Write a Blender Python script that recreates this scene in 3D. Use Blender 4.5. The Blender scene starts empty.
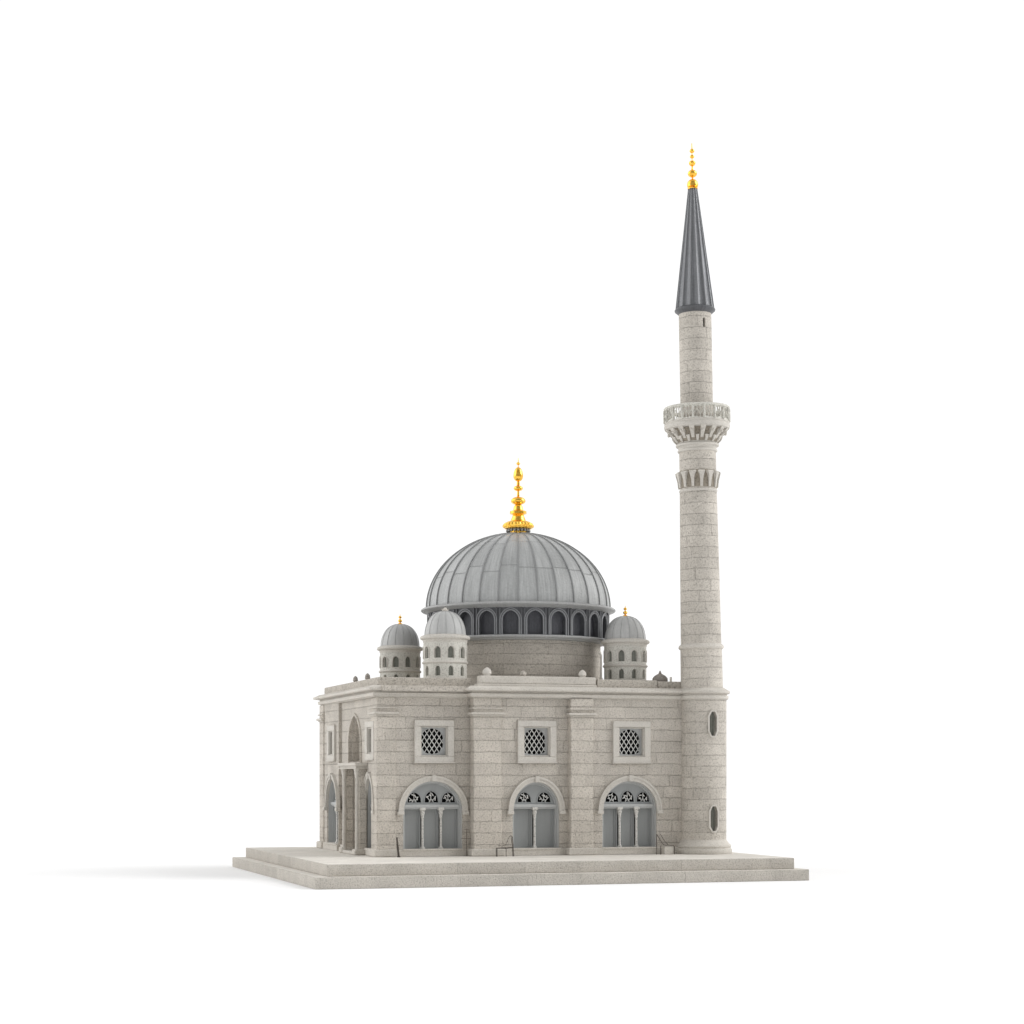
import bpy, bmesh, math, random
from mathutils import Vector, Matrix
random.seed(7)
S = 0.001                      # 1 modelling unit = 1 mm
PI = math.pi
scene = bpy.context.scene
col = scene.collection

# ------------------------------------------------------------------ materials
def new_mat(name):
    m = bpy.data.materials.new(name); m.use_nodes = True
    nt = m.node_tree
    return m, nt, nt.nodes, nt.links, nt.nodes['Principled BSDF']

def math_node(N, L, op, a, b=None, c=None):
    n = N.new('ShaderNodeMath'); n.operation = op
    for i, v in enumerate((a, b, c)):
        if v is None: continue
        if isinstance(v, (int, float)): n.inputs[i].default_value = v
        else: L.new(v, n.inputs[i])
    return n.outputs[0]

def stone(name, base, rough=0.9, grain=1.0, speck=0.35, joint=None, bump=0.9, tint=0.08):
    """cast stone: pitted grain, slow mottling, optional masonry joints from the UV map (mm)"""
    m, nt, N, L, P = new_mat(name)
    tc = N.new('ShaderNodeTexCoord')
    sc = N.new('ShaderNodeVectorMath'); sc.operation = 'SCALE'; sc.inputs['Scale'].default_value = 1 / S
    L.new(tc.outputs['Object'], sc.inputs[0])
    oi = N.new('ShaderNodeObjectInfo')
    ad = N.new('ShaderNodeVectorMath'); ad.operation = 'ADD'
    mul = math_node(N, L, 'MULTIPLY', oi.outputs['Random'], 400.0)
    L.new(sc.outputs[0], ad.inputs[0]); L.new(mul, ad.inputs[1])
    co = ad.outputs[0]
    n1 = N.new('ShaderNodeTexNoise'); n1.inputs['Scale'].default_value = 0.5 * grain
    n1.inputs['Detail'].default_value = 3.0; n1.inputs['Roughness'].default_value = 0.65
    L.new(co, n1.inputs['Vector'])
    n2 = N.new('ShaderNodeTexNoise'); n2.inputs['Scale'].default_value = 0.045
    n2.inputs['Detail'].default_value = 5.0
    L.new(co, n2.inputs['Vector'])
    # pits
    pr = N.new('ShaderNodeValToRGB'); pr.color_ramp.elements[0].position = 0.30
    pr.color_ramp.elements[1].position = 0.52
    L.new(n1.outputs['Fac'], pr.inputs[0])
    pit = pr.outputs['Color']
    b = base
    mixa = N.new('ShaderNodeMix'); mixa.data_type = 'RGBA'
    k = 1 - speck
    mixa.inputs['A'].default_value = (b[0] * k * 0.97, b[1] * k * 0.96, b[2] * k * 0.94, 1)
    mixa.inputs['B'].default_value = (*b, 1)
    L.new(pit, mixa.inputs['Factor'])
    mixb = N.new('ShaderNodeMix'); mixb.data_type = 'RGBA'; mixb.blend_type = 'MULTIPLY'
    mixb.inputs['Factor'].default_value = 1.0
    rr = N.new('ShaderNodeMapRange'); rr.inputs['From Min'].default_value = 0.3; rr.inputs['From Max'].default_value = 0.7
    rr.inputs['To Min'].default_value = 1 - tint; rr.inputs['To Max'].default_value = 1 + tint
    L.new(n2.outputs['Fac'], rr.inputs['Value'])
    L.new(mixa.outputs['Result'], mixb.inputs['A']); L.new(rr.outputs[0], mixb.inputs['B'])
    colr = mixb.outputs['Result']
    height = math_node(N, L, 'MULTIPLY', n1.outputs['Fac'], 1.0)
    if joint:
        bw, rh, jw, dark = joint
        sx = N.new('ShaderNodeSeparateXYZ'); L.new(tc.outputs['UV'], sx.inputs[0])
        # wavering courses
        n3 = N.new('ShaderNodeTexNoise'); n3.inputs['Scale'].default_value = 0.10; n3.inputs['Detail'].default_value = 3
        L.new(co, n3.inputs['Vector'])
        wob = math_node(N, L, 'MULTIPLY', math_node(N, L, 'SUBTRACT', n3.outputs['Fac'], 0.5), 1.8)
        n5 = N.new('ShaderNodeTexNoise'); n5.inputs['Scale'].default_value = 0.8; n5.inputs['Detail'].default_value = 2
        L.new(co, n5.inputs['Vector'])
        wob = math_node(N, L, 'ADD', wob, math_node(N, L, 'MULTIPLY', math_node(N, L, 'SUBTRACT', n5.outputs['Fac'], 0.5), 2.3))
        v = math_node(N, L, 'ADD', sx.outputs['Y'], wob)
        row = math_node(N, L, 'FLOOR', math_node(N, L, 'DIVIDE', v, rh))
        wn = N.new('ShaderNodeTexWhiteNoise'); wn.noise_dimensions = '1D'; L.new(row, wn.inputs['W'])
        shift = math_node(N, L, 'MULTIPLY', wn.outputs['Value'], bw * 3.1)
        u0 = math_node(N, L, 'ADD', math_node(N, L, 'ADD', sx.outputs['X'], shift), wob)
        # uneven block lengths
        sinu = math_node(N, L, 'MULTIPLY', math_node(N, L, 'SINE', math_node(N, L, 'MULTIPLY', u0, 1.9 / bw)), bw * 0.32)
        u = math_node(N, L, 'ADD', u0, sinu)
        # distances to the joints (mm)
        fv = math_node(N, L, 'SUBTRACT', math_node(N, L, 'DIVIDE', v, rh), row)
        dv = math_node(N, L, 'MULTIPLY', math_node(N, L, 'MINIMUM', fv, math_node(N, L, 'SUBTRACT', 1.0, fv)), rh)
        uu = math_node(N, L, 'DIVIDE', u, bw)
        cell = math_node(N, L, 'FLOOR', uu)
        fu = math_node(N, L, 'SUBTRACT', uu, cell)
        du = math_node(N, L, 'MULTIPLY', math_node(N, L, 'MINIMUM', fu, math_node(N, L, 'SUBTRACT', 1.0, fu)), bw * 2.1)
        dd = math_node(N, L, 'MINIMUM', dv, du)
        # joints fade in and out along their run
        n4 = N.new('ShaderNodeTexNoise'); n4.inputs['Scale'].default_value = 0.16; n4.inputs['Detail'].default_value = 3
        L.new(co, n4.inputs['Vector'])
        jr = N.new('ShaderNodeMapRange'); jr.inputs['From Min'].default_value = 0.36; jr.inputs['From Max'].default_value = 0.58
        jr.inputs['To Min'].default_value = jw * 0.55; jr.inputs['To Max'].default_value = jw * 1.25
        L.new(n4.outputs['Fac'], jr.inputs['Value'])
        jm = math_node(N, L, 'SUBTRACT', 1.0, math_node(N, L, 'MINIMUM', math_node(N, L, 'DIVIDE', dd, jr.outputs[0]), 1.0))
        # every block a slightly different cast
        wc = N.new('ShaderNodeTexWhiteNoise'); wc.noise_dimensions = '2D'
        cmb = N.new('ShaderNodeCombineXYZ'); L.new(cell, cmb.inputs[0]); L.new(row, cmb.inputs[1])
        L.new(cmb.outputs[0], wc.inputs['Vector'])
        br = N.new('ShaderNodeMapRange'); br.inputs['To Min'].default_value = 0.94; br.inputs['To Max'].default_value = 1.06
        L.new(wc.outputs['Value'], br.inputs['Value'])
        mb = N.new('ShaderNodeMix'); mb.data_type = 'RGBA'; mb.blend_type = 'MULTIPLY'; mb.inputs['Factor'].default_value = 1
        L.new(colr, mb.inputs['A']); L.new(br.outputs[0], mb.inputs['B'])
        mj = N.new('ShaderNodeMix'); mj.data_type = 'RGBA'
        L.new(math_node(N, L, 'MULTIPLY', jm, dark), mj.inputs['Factor'])
        L.new(mb.outputs['Result'], mj.inputs['A'])
        mj.inputs['B'].default_value = (b[0] * 0.28, b[1] * 0.26, b[2] * 0.24, 1)
        colr = mj.outputs['Result']
        height = math_node(N, L, 'SUBTRACT', height, math_node(N, L, 'MULTIPLY', jm, 0.42))
    L.new(colr, P.inputs['Base Color'])
    bp = N.new('ShaderNodeBump'); bp.inputs['Strength'].default_value = 1.0
    bp.inputs['Distance'].default_value = bump * S
    L.new(height, bp.inputs['Height']); L.new(bp.outputs[0], P.inputs['Normal'])
    P.inputs['Roughness'].default_value = rough
    P.inputs['Specular IOR Level'].default_value = 0.25
    return m

def lead(name, base, rough=0.5, streak=0.25, metallic=0.0, seam=None, bump=0.25, spec=0.5):
    """sheet lead: up-and-down streaks (UV x across, y up), patchy tone, optional lap seams"""
    m, nt, N, L, P = new_mat(name)
    tc = N.new('ShaderNodeTexCoord')
    mp = N.new('ShaderNodeMapping'); mp.inputs['Scale'].default_value = (0.55, 0.035, 1)
    L.new(tc.outputs['UV'], mp.inputs['Vector'])
    n1 = N.new('ShaderNodeTexNoise'); n1.inputs['Scale'].default_value = 1.0; n1.inputs['Detail'].default_value = 5
    L.new(mp.outputs[0], n1.inputs['Vector'])
    sc = N.new('ShaderNodeVectorMath'); sc.operation = 'SCALE'; sc.inputs['Scale'].default_value = 1 / S
    L.new(tc.outputs['Object'], sc.inputs[0])
    n2 = N.new('ShaderNodeTexNoise'); n2.inputs['Scale'].default_value = 0.5; n2.inputs['Detail'].default_value = 4
    L.new(sc.outputs[0], n2.inputs['Vector'])
    mix = math_node(N, L, 'ADD', math_node(N, L, 'MULTIPLY', n1.outputs['Fac'], 0.7), math_node(N, L, 'MULTIPLY', n2.outputs['Fac'], 0.3))
    mr = N.new('ShaderNodeMapRange'); mr.inputs['From Min'].default_value = 0.3; mr.inputs['From Max'].default_value = 0.7
    mr.inputs['To Min'].default_value = 1 - streak; mr.inputs['To Max'].default_value = 1 + streak
    L.new(mix, mr.inputs['Value'])
    mm = N.new('ShaderNodeMix'); mm.data_type = 'RGBA'; mm.blend_type = 'MULTIPLY'; mm.inputs['Factor'].default_value = 1
    mm.inputs['A'].default_value = (*base, 1); L.new(mr.outputs[0], mm.inputs['B'])
    colr = mm.outputs['Result']; height = n2.outputs['Fac']
    if seam:
        pw, rh = seam
        sx = N.new('ShaderNodeSeparateXYZ'); L.new(tc.outputs['UV'], sx.inputs[0])
        cell = math_node(N, L, 'FLOOR', math_node(N, L, 'DIVIDE', sx.outputs['X'], pw))
        wn = N.new('ShaderNodeTexWhiteNoise'); wn.noise_dimensions = '1D'; L.new(cell, wn.inputs['W'])
        v = math_node(N, L, 'ADD', sx.outputs['Y'], math_node(N, L, 'MULTIPLY', wn.outputs['Value'], 9.0))
        vv = math_node(N, L, 'DIVIDE', v, rh)
        fr = math_node(N, L, 'FRACT', vv)
        d = math_node(N, L, 'MULTIPLY', math_node(N, L, 'MINIMUM', fr, math_node(N, L, 'SUBTRACT', 1.0, fr)), rh)
        j = math_node(N, L, 'SUBTRACT', 1.0, math_node(N, L, 'MINIMUM', math_node(N, L, 'DIVIDE', d, 0.7), 1.0))
        mj = N.new('ShaderNodeMix'); mj.data_type = 'RGBA'
        L.new(math_node(N, L, 'MULTIPLY', j, 0.55), mj.inputs['Factor']); L.new(colr, mj.inputs['A'])
        mj.inputs['B'].default_value = (base[0] * .4, base[1] * .4, base[2] * .4, 1)
        # each sheet a slightly different grey
        cmb = N.new('ShaderNodeCombineXYZ'); L.new(cell, cmb.inputs[0]); L.new(math_node(N, L, 'FLOOR', vv), cmb.inputs[1])
        wc = N.new('ShaderNodeTexWhiteNoise'); wc.noise_dimensions = '2D'; L.new(cmb.outputs[0], wc.inputs['Vector'])
        br = N.new('ShaderNodeMapRange'); br.inputs['To Min'].default_value = 0.9; br.inputs['To Max'].default_value = 1.08
        L.new(wc.outputs['Value'], br.inputs['Value'])
        mb = N.new('ShaderNodeMix'); mb.data_type = 'RGBA'; mb.blend_type = 'MULTIPLY'; mb.inputs['Factor'].default_value = 1
        L.new(mj.outputs['Result'], mb.inputs['A']); L.new(br.outputs[0], mb.inputs['B'])
        colr = mb.outputs['Result']
        height = math_node(N, L, 'SUBTRACT', height, j)
    L.new(colr, P.inputs['Base Color'])
    bp = N.new('ShaderNodeBump'); bp.inputs['Distance'].default_value = bump * S
    L.new(height, bp.inputs['Height']); L.new(bp.outputs[0], P.inputs['Normal'])
    P.inputs['Roughness'].default_value = rough; P.inputs['Metallic'].default_value = metallic
    P.inputs['Specular IOR Level'].default_value = spec
    return m

M = {}
ST = (0.66, 0.615, 0.552)
M['block'] = stone('cast_stone_blocks', ST, joint=(25, 11.7, 0.42, 0.30), speck=0.36, bump=1.9, grain=1.5)
M['blockfine'] = stone('cast_stone_drum_courses', (0.53, 0.492, 0.438), joint=(34, 11.0, 0.30, 0.22), speck=0.38, bump=1.3, grain=1.3)
M['pillar'] = stone('cast_stone_pier', (0.65, 0.603, 0.538), joint=(44, 11.7, 0.34, 0.16), speck=0.38, bump=1.7, grain=1.3)
M['tower'] = stone('tower_stone_courses', (0.63, 0.588, 0.528), joint=(28, 11.4, 0.32, 0.18), speck=0.38, bump=1.6, grain=1.3)
M['trim'] = stone('smooth_stone_trim', (0.61, 0.577, 0.525), grain=1.4, speck=0.2, bump=0.5, tint=0.06)
M['frame'] = stone('pale_frame_stone', (0.60, 0.572, 0.525), grain=1.4, speck=0.16, bump=0.4, tint=0.06)
M['parapet'] = stone('rough_parapet_stone', (0.56, 0.52, 0.462), grain=1.1, speck=0.46, bump=1.4)
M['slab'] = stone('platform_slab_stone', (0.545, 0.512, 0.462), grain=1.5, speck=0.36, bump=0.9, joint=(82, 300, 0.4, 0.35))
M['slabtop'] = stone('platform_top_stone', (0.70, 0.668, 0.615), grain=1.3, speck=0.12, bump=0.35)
M['turret'] = stone('turret_stone', (0.66, 0.645, 0.59), grain=1.4, speck=0.34, bump=0.9)
M['knob'] = stone('weathered_grey_knob', (0.36, 0.33, 0.30), grain=1.2, speck=0.35, bump=0.8)
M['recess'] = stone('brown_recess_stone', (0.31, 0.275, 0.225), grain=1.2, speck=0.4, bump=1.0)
M['darkbit'] = stone('weathered_brown_stone', (0.22, 0.19, 0.165), grain=1.1, speck=0.35, bump=1.0)
M['lead'] = lead('dome_sheet_lead', (0.41, 0.418, 0.415), rough=0.38, streak=0.22, bump=.5, seam=(100 * 2 * PI / 30, 41.0))
M['rib'] = lead('dome_seam_lead', (0.27, 0.275, 0.275), rough=0.45, streak=0.1)
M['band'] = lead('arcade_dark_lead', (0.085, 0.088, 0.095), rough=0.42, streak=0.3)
M['bandlight'] = lead('arcade_moulding_lead', (0.22, 0.225, 0.235), rough=0.38, streak=0.22)
M['rim'] = lead('rim_lead', (0.36, 0.362, 0.358), rough=0.45, streak=0.12)
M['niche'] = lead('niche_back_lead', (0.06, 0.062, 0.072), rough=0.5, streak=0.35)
M['turretlead'] = lead('turret_dome_lead', (0.46, 0.462, 0.455), rough=0.5, streak=0.12)
M['spire'] = lead('spire_lead', (0.175, 0.18, 0.19), rough=0.42, streak=0.35, metallic=0.3)
M['panel'] = lead('grey_painted_panel', (0.345, 0.36, 0.362), rough=0.55, streak=0.04, bump=0.1)
M['panellight'] = lead('pale_grey_paint', (0.47, 0.48, 0.478), rough=0.5, streak=0.05, bump=0.1)
M['column'] = stone('colonnette_plaster', (0.70, 0.685, 0.65), grain=1.3, speck=0.5, bump=0.8)
M['lattice'] = stone('lattice_plaster', (0.78, 0.78, 0.76), grain=1.4, speck=0.12, bump=0.3)
M['glass'] = lead('dim_window_glass', (0.06, 0.068, 0.064), rough=0.3, streak=0.3, bump=0.05, spec=0.15)
M['turretglass'] = lead('turret_window_glass', (0.20, 0.205, 0.18), rough=0.4, streak=0.3, bump=0.05, spec=0.2)
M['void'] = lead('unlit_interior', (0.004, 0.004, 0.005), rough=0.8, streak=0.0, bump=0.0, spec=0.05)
M['wire'] = lead('dark_bronze_wire', (0.07, 0.058, 0.048), rough=0.45, streak=0.1, metallic=0.3)
def gold():
    m, nt, N, L, P = new_mat('gilt_brass')
    tc = N.new('ShaderNodeTexCoord')
    n = N.new('ShaderNodeTexNoise'); n.inputs['Scale'].default_value = 420; n.inputs['Detail'].default_value = 3
    L.new(tc.outputs['Object'], n.inputs['Vector'])
    cr = N.new('ShaderNodeValToRGB')
    cr.color_ramp.elements[0].position = 0.35; cr.color_ramp.elements[0].color = (0.84, 0.44, 0.05, 1)
    cr.color_ramp.elements[1].position = 0.62; cr.color_ramp.elements[1].color = (1.0, 0.63, 0.12, 1)
    L.new(n.outputs['Fac'], cr.inputs[0]); L.new(cr.outputs[0], P.inputs['Base Color'])
    P.inputs['Metallic'].default_value = 1; P.inputs['Roughness'].default_value = 0.13
    bp = N.new('ShaderNodeBump'); bp.inputs['Distance'].default_value = 0.12 * S
    L.new(n.outputs['Fac'], bp.inputs['Height']); L.new(bp.outputs[0], P.inputs['Normal'])
    return m
M['gold'] = gold()
def paper():
    m, nt, N, L, P = new_mat('white_studio_sweep')
    tc = N.new('ShaderNodeTexCoord')
    n = N.new('ShaderNodeTexNoise'); n.inputs['Scale'].default_value = 3
    L.new(tc.outputs['Object'], n.inputs['Vector'])
    cr = N.new('ShaderNodeValToRGB'); cr.color_ramp.elements[0].color = (0.90, 0.90, 0.90, 1); cr.color_ramp.elements[1].color = (0.93, 0.93, 0.93, 1)
    L.new(n.outputs['Fac'], cr.inputs[0]); L.new(cr.outputs[0], P.inputs['Base Color'])
    P.inputs['Roughness'].default_value = 0.9; P.inputs['Specular IOR Level'].default_value = 0.1
    return m
M['paper'] = paper()

# ------------------------------------------------------------------ mesh builder
class MB:
    def __init__(self): self.v = []; self.f = []; self.uv = []; self.mi = []; self.cur = 0
    def face(self, pts, uvs=None):
        pts = [Vector(p) for p in pts]
        if uvs is None:
            n = Vector((0, 0, 0))
            for i in range(len(pts)):
                n += pts[i].cross(pts[(i + 1) % len(pts)])
            a = [abs(x) for x in n]
            if a[2] >= max(a[0], a[1]): uvs = [(p.x, p.y) for p in pts]
            elif a[1] >= a[0]: uvs = [(p.x, p.z) for p in pts]
            else: uvs = [(p.y + 13, p.z) for p in pts]
        i = len(self.v); self.v += [tuple(p) for p in pts]
        self.f.append(list(range(i, i + len(pts)))); self.uv.append(uvs); self.mi.append(self.cur)
    def box(self, x0, x1, y0, y1, z0, z1, ch=0.5):
        c = min(ch, (x1 - x0) * .3, (y1 - y0) * .3, (z1 - z0) * .3)
        bm = bmesh.new(); bmesh.ops.create_cube(bm, size=1)
        for v in bm.verts:
            v.co = Vector((x0 if v.co.x < 0 else x1, y0 if v.co.y < 0 else y1, z0 if v.co.z < 0 else z1))
        if c > 0.01: bmesh.ops.bevel(bm, geom=bm.edges[:], offset=c, segments=1, affect='EDGES')
        for f in bm.faces: self.face([v.co.copy() for v in f.verts])
        bm.free()
    def lathe(self, prof, n=48, c=(0, 0), a0=0, a1=2 * PI, us=None, lobes=0, lob=0.0):
        full = abs(a1 - a0 - 2 * PI) < 1e-6
        arc = [0]
        for i in range(1, len(prof)): arc.append(arc[-1] + math.hypot(prof[i][0] - prof[i - 1][0], prof[i][1] - prof[i - 1][1]))
        us = us or max(p[0] for p in prof)
        def P(r, z, a):
            k = r * (1 + lob * abs(math.cos(lobes * a / 2)) if lobes else 1)
            return (c[0] + k * math.cos(a), c[1] + k * math.sin(a), z)
        for j in range(n):
            b0 = a0 + (a1 - a0) * j / n; b1 = a0 + (a1 - a0) * (j + 1) / n
            for i in range(len(prof) - 1):
                (r0, z0), (r1, z1) = prof[i], prof[i + 1]
                vz0, vz1 = (z0, z1) if abs(z1 - z0) > .5 * abs(r1 - r0) else (z0 + 0.0, z0 + arc[i + 1] - arc[i])
                pts = [P(r0, z0, b0), P(r0, z0, b1), P(r1, z1, b1), P(r1, z1, b0)]
                uv = [(b0 * us, vz0), (b1 * us, vz0), (b1 * us, vz1), (b0 * us, vz1)]
                if r0 < 1e-6: pts.pop(0); uv.pop(0)
                elif r1 < 1e-6: pts.pop(3); uv.pop(3)
                self.face(pts, uv)
    def tube(self, pts, r, n=6, r1=None):
        pts = [Vector(p) for p in pts]; rings = []
        for i, p in enumerate(pts):
            d = (pts[min(i + 1, len(pts) - 1)] - pts[max(i - 1, 0)]).normalized()
            up = Vector((0, 0, 1)) if abs(d.z) < .9 else Vector((1, 0, 0))
            a = d.cross(up).normalized(); b = d.cross(a).normalized()
            rr = r if r1 is None else r + (r1 - r) * i / (len(pts) - 1)
            rings.append([p + (a * math.cos(t) + b * math.sin(t)) * rr for t in [2 * PI * k / n for k in range(n)]])
        for i in range(len(rings) - 1):
            for k in range(n):
                self.face([rings[i][k], rings[i][(k + 1) % n], rings[i + 1][(k + 1) % n], rings[i + 1][k]])
        self.face(rings[0]); self.face(rings[-1][::-1])
    def sweep(self, path, prof, closed=False):
        """profile (offset outward, z) along an XY path; outward = right of travel"""
        n = len(path); P = [Vector(p) for p in path]; offs = []
        for i in range(n):
            a = P[i] - P[i - 1] if (i > 0 or closed) else P[1] - P[0]
            b = P[(i + 1) % n] - P[i] if (i < n - 1 or closed) else P[i] - P[i - 1]
            na = Vector((a.y, -a.x)).normalized(); nb = Vector((b.y, -b.x)).normalized()
            m = (na + nb); m = m / max(m.dot(na), 1e-6) if m.length > 1e-6 else na
            offs.append(m)
        L = 0
        for i in range(n if closed else n - 1):
            j = (i + 1) % n; seg = (P[j] - P[i]).length
            for k in range(len(prof) - 1):
                (o0, z0), (o1, z1) = prof[k], prof[k + 1]
                q = [P[i] + offs[i] * o0, P[j] + offs[j] * o0, P[j] + offs[j] * o1, P[i] + offs[i] * o1]
                self.face([(q[0].x, q[0].y, z0), (q[1].x, q[1].y, z0), (q[2].x, q[2].y, z1), (q[3].x, q[3].y, z1)],
                          [(L, z0), (L + seg, z0), (L + seg, z1 + abs(o1 - o0)), (L, z1 + abs(o1 - o0))])
            L += seg
        if not closed:
            for i in (0, n - 1):
                self.face([(P[i].x + offs[i].x * o, P[i].y + offs[i].y * o, z) for o, z in prof])
    def strip(self, mp, s0, s1, z0, z1, holes, depth, step=None):
        """wall sheet mp(s, z, d) with real openings; hole = (centre, half width, lo(t), hi(t))"""
        ss = {round(s0, 4), round(s1, 4)}
        if step:
            k = int(math.ceil((s1 - s0) / step))
            ss |= {round(s0 + (s1 - s0) * i / k, 4) for i in range(k + 1)}
        for c, hw, lo, hi in holes:
            for i in range(-10, 11): ss.add(round(c + hw * math.sin(i * PI / 20), 4))
        ss = [s for s in sorted(ss) if s0 - 1e-4 <= s <= s1 + 1e-4]
        for a, b in zip(ss[:-1], ss[1:]):
            mid = (a + b) / 2; act = []
            for h in holes:
                c, hw, lo, hi = h
                if abs(mid - c) < hw:
                    ta = max(-1, min(1, (a - c) / hw)); tb = max(-1, min(1, (b - c) / hw))
                    act.append((lo(ta), lo(tb), hi(ta), hi(tb)))
            act.sort()
            za = zb = z0
            for la, lb, ha, hb in act + [(z1, z1, z1, z1)]:
                self.face([mp(a, za, 0), mp(b, zb, 0), mp(b, lb, 0), mp(a, la, 0)], [(a, za), (b, zb), (b, lb), (a, la)])
                za, zb = ha, hb
            for la, lb, ha, hb in act:
                for p, q in ((la, lb), (ha, hb)):
                    self.face([mp(a, p, 0), mp(b, q, 0), mp(b, q, depth), mp(a, p, depth)], [(a, p), (b, q), (b, q + depth), (a, p + depth)])
        for c, hw, lo, hi in holes:
            for t in (-1, 1):
                s = c + hw * t
                if hi(t) - lo(t) > .01:
                    self.face([mp(s, lo(t), 0), mp(s, hi(t), 0), mp(s, hi(t), depth), mp(s, lo(t), depth)], [(s, lo(t)), (s, hi(t)), (s + depth, hi(t)), (s + depth, lo(t))])
    def arch_band(self, mp, c, hw, zb, zs, rise, w0, w1, df, db, n=24, pt=0):
        """moulding round an arch: offsets w0..w1 from the opening edge, front at depth df, back at db"""
        path = []
        if zb < zs: path.append((-hw, zb, -1, 0))
        for i in range(n + 1):
            a = PI - PI * i / n
            x, z = hw * math.cos(a), zs + arch_h(math.cos(a), rise, pt)
            e = 1e-3
            x2 = math.cos(a + e); x1 = math.cos(a - e)
            tx = hw * (x1 - x2); tz = arch_h(x1, rise, pt) - arch_h(x2, rise, pt)
            if i == 0: nx, nz = -1, 0
            elif i == n: nx, nz = 1, 0
            else:
                l = math.hypot(tx, tz); nx, nz = -tz / l, tx / l
                if nz < 0: nx, nz = -nx, -nz
            path.append((x, z, nx, nz))
        if zb < zs: path.append((hw, zb, 1, 0))
        def q(p, w, d): return mp(c + p[0] + p[2] * w, p[1] + p[3] * w, d)
        for a, b in zip(path[:-1], path[1:]):
            self.face([q(a, w0, db), q(b, w0, db), q(b, w0, df), q(a, w0, df)])
            self.face([q(a, w0, df), q(b, w0, df), q(b, w1, df), q(a, w1, df)])
            self.face([q(a, w1, df), q(b, w1, df), q(b, w1, db), q(a, w1, db)])
        for a in (path[0], path[-1]):
            self.face([q(a, w0, df), q(a, w1, df), q(a, w1, db), q(a, w0, db)])
    def build(self, name, mats, parent=None, loc=(0, 0, 0), rot=(0, 0, 0), angle=35, merge=True, recalc=True):
        if not isinstance(mats, (list, tuple)): mats = [mats]
        me = bpy.data.meshes.new(name)
        me.from_pydata([(x * S, y * S, z * S) for x, y, z in self.v], [], self.f)
        uvl = me.uv_layers.new(name='UVMap')
        k = 0
        for f in self.uv:
            for u in f: uvl.data[k].uv = u; k += 1
        for m in mats: me.materials.append(M[m])
        for p, i in zip(me.polygons, self.mi): p.material_index = i
        if merge:
            bm = bmesh.new(); bm.from_mesh(me)
            bmesh.ops.remove_doubles(bm, verts=bm.verts, dist=0.02 * S)
            if recalc: bmesh.ops.recalc_face_normals(bm, faces=bm.faces)
            bm.to_mesh(me); bm.free()
        for p in me.polygons: p.use_smooth = True
        me.set_sharp_from_angle(angle=math.radians(angle))
        o = bpy.data.objects.new(name, me); col.objects.link(o)
        o.location = [x * S for x in loc]; o.rotation_euler = rot
        if parent: o.parent = parent
        return o

def arch_h(x, rise, pt=0):
    x = max(-1, min(1, x))
    e = rise * math.sqrt(max(0, 1 - x * x))
    if pt:                                   # pointed: blend towards two struck arcs
        p = rise * math.sqrt(max(0, 1 - ((abs(x) + .9) / 1.9) ** 2)) / math.sqrt(1 - (.9 / 1.9) ** 2)
        return e * (1 - pt) + p * pt
    return e
def hole_arch(c, hw, zb, zs, rise, pt=0): return (c, hw, lambda t: zb, lambda t: zs + arch_h(t, rise, pt))
def hole_rect(c, hw, z0, z1): return (c, hw, lambda t: z0, lambda t: z1)
def cyl(R, c=(0, 0)):                         # s is arc length at radius R
    def mp(s, z, d):
        a = s / R; return (c[0] + (R - d) * math.cos(a), c[1] + (R - d) * math.sin(a), z)
    return mp
def flat(s, z, d): return (s, d, z)           # canonical window frame: outward is -y

def empty(name, loc=(0, 0, 0)):
    o = bpy.data.objects.new(name, None); col.objects.link(o); o.location = [x * S for x in loc]
    o.empty_display_size = 0.02; return o
def tag(o, label, cat, group=None):
    o['label'] = label; o['category'] = cat
    if group: o['group'] = group
def copy_tree(o, parent=None):
    c = o.copy(); col.objects.link(c)
    if parent: c.parent = parent
    for ch in list(o.children): copy_tree(ch, c)
    return c

# ------------------------------------------------------------------ the setting
g = MB(); g.face([(-9000, -9000, 0), (9000, -9000, 0), (9000, 9000, 0), (-9000, 9000, 0)])
gr = g.build('ground', 'paper', loc=(150, 60, -22)); gr['kind'] = 'structure'

# ------------------------------------------------------------------ platform
plat = empty('stepped_platform', (0, 0, -22))
tag(plat, 'wide two-step pale stone platform that the mosque model stands on', 'platform')
def slab(x0, x1, y0, y1, z0, z1):
    b = MB(); b.box(x0, x1, y0, y1, z0, z1, 0.55)
    for i, f in enumerate(b.f):
        zs = [b.v[k][2] for k in f]
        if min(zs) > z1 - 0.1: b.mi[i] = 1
    return b
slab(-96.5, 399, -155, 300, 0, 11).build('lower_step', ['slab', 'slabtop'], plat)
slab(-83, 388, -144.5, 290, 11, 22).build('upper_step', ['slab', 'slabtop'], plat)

# ------------------------------------------------------------------ the mosque
mosque = empty('mosque_model')
tag(mosque, 'pale stone mosque with ribbed grey dome, small turrets and one tall minaret', 'mosque')

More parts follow.
